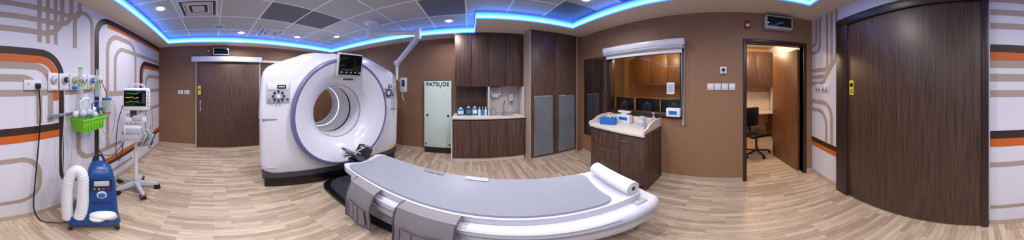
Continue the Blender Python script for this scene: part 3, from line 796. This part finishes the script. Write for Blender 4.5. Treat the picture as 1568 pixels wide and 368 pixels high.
b.tube([(-.95, YS+.07, 1.5), (-.93, YS+.1, 1.2), (-.92, YS+.08, .8), (-.96, YS+.08, .5), (-1.02, YS+.1, .8), (-1.0, YS+.08, 1.19)], .005, lgrey, 6)
b.done()

# ---------------------------------------------------------------- control room
b = B('control_room_cabinet')
b.bb(CX-.36, CX-.001, 1.1, 2.72, 1.5, 2.4, woodl)
for k in range(3): b.bb(CX-.38, CX-.36, 1.1+.54*k+.003, 1.1+.54*(k+1)-.003, 1.49, 2.4, woodl, .002)
b.done()
b = B('control_room_cabinet')
b.bb(CX-.36, CX-.001, YS+.01, -.40, 1.46, 2.42, wood)
for k in range(2): b.bb(CX-.38, CX-.36, -1.28+.44*k+.003, -1.28+.44*(k+1)-.003, 1.45, 2.42, wood, .002)
b.done()
b = B('control_room_counter'); b.bb(CX-.6, CX-.001, YS+.01, .3, .72, .76, offw, .006); b.bb(CX-.55, CX-.001, YS+.01, -1.26, 0, .72, woodl); b.bb(CX-.55, CX-.001, .25, .3, 0, .72, woodl)
b.bb(CX-.02, CX-.001, YS+.01, .3, .76, 1.3, offw); b.done()
b = B('control_desk'); b.bb(XE+T+.03, XE+T+.75, .55, 2.4, .72, .76, offw, .006); b.bb(XE+T+.03, XE+T+.7, .55, .6, 0, .72, woodl); b.bb(XE+T+.03, XE+T+.7, 2.35, 2.4, 0, .72, woodl); b.done()
for k, (y, w_) in enumerate(((.86, .46), (1.36, .48), (1.86, .44))):
    b = B('computer_monitor', (2.62, y, .761), rad([6, 0, -6][k])); b.box((0, 0, .34), (.03, w_, .31), black, .008); b.box((.017, 0, .34), (.004, w_-.03, .28), screen)
    b.box((-.025, 0, .33), (.03, .2, .16), dgrey, .01); b.box((-.02, 0, .2), (.02, .06, .3), black); b.box((0, 0, .006), (.16, .2, .012), black, .004)
    b.box((-.0155, 0, .42), (.002, .05, .02), lgrey); b.done()
b = B('desk_telephone', (2.50, 1.11, .785)); b.box((0, 0, .02), (.16, .14, .05), lgrey, .01, (0, .12, 0)); b.box((0, 0, -.008), (.14, .12, .03), dgrey); b.tube([(-.06, -.05, .06), (0, -.05, .09), (.06, -.05, .07)], .015, dgrey, 8); b.done()
b = B('notice_sheet'); b.box((XE+.048, .80, 1.45), (.002, .12, .17), paper); b.box((XE+.0465, .80, 1.45), (.001, .09, .12), lgrey); b.done()
b = B('wall_pinboard'); b.box((CX-.012, .72, 1.6), (.022, .5, .7), offw, .004); b.box((CX-.025, .72, 1.6), (.004, .44, .64), paper); b.done()
b = B('office_chair', (3.25, -.62, 0), rad(200))
for k in range(5):
    a = 2*pi*k/5; d = Vector((math.cos(a), math.sin(a), 0)); b.tube([d*.02+Vector((0, 0, .11)), d*.28+Vector((0, 0, .075))], .018, black, 8, 0)
    p = d*.28; n = Vector((-d.y, d.x, 0)); b.cyl(p-n*.022+Vector((0, 0, .03)), p+n*.022+Vector((0, 0, .03)), .03, black, seg=14)
b.cyl((0, 0, .09), (0, 0, .42), .025, dgrey); b.box((0, 0, .43), (.2, .2, .03), black, .01)
b.box((0, 0, .48), (.44, .44, .07), black, .03, seg=3)
b.box((-.235, 0, .80), (.05, .40, .42), black, .024, seg=3); b.tube([(-.05, 0, .43), (-.25, 0, .45), (-.27, 0, .62)], .02, black, 8)
for s_ in (-1, 1): b.tube([(0, s_*.2, .45), (.02, s_*.25, .5), (.02, s_*.25, .66)], .014, black, 8); b.box((.02, s_*.25, .67), (.24, .05, .03), black, .01)
b.done()

# ---------------------------------------------------------------- world + camera
w = bpy.data.worlds.new('world'); sc.world = w; w.use_nodes = True
w.node_tree.nodes['Background'].inputs[0].default_value = (.05, .05, .06, 1)
cam = bpy.data.cameras.new('camera'); co = bpy.data.objects.new('camera', cam); bpy.context.collection.objects.link(co)
co.location = (0, 0, 1.5); co.rotation_euler = (pi/2, 0, rad(-14.92))
cam.type = 'PANO'
cam.panorama_type = 'EQUIRECTANGULAR'
dpp = 360/2500; y0 = 207.3
cam.latitude_max = rad(y0*dpp); cam.latitude_min = -rad((586-y0)*dpp)
cam.longitude_min = -pi; cam.longitude_max = pi
cam.clip_start = .02
sc.camera = co
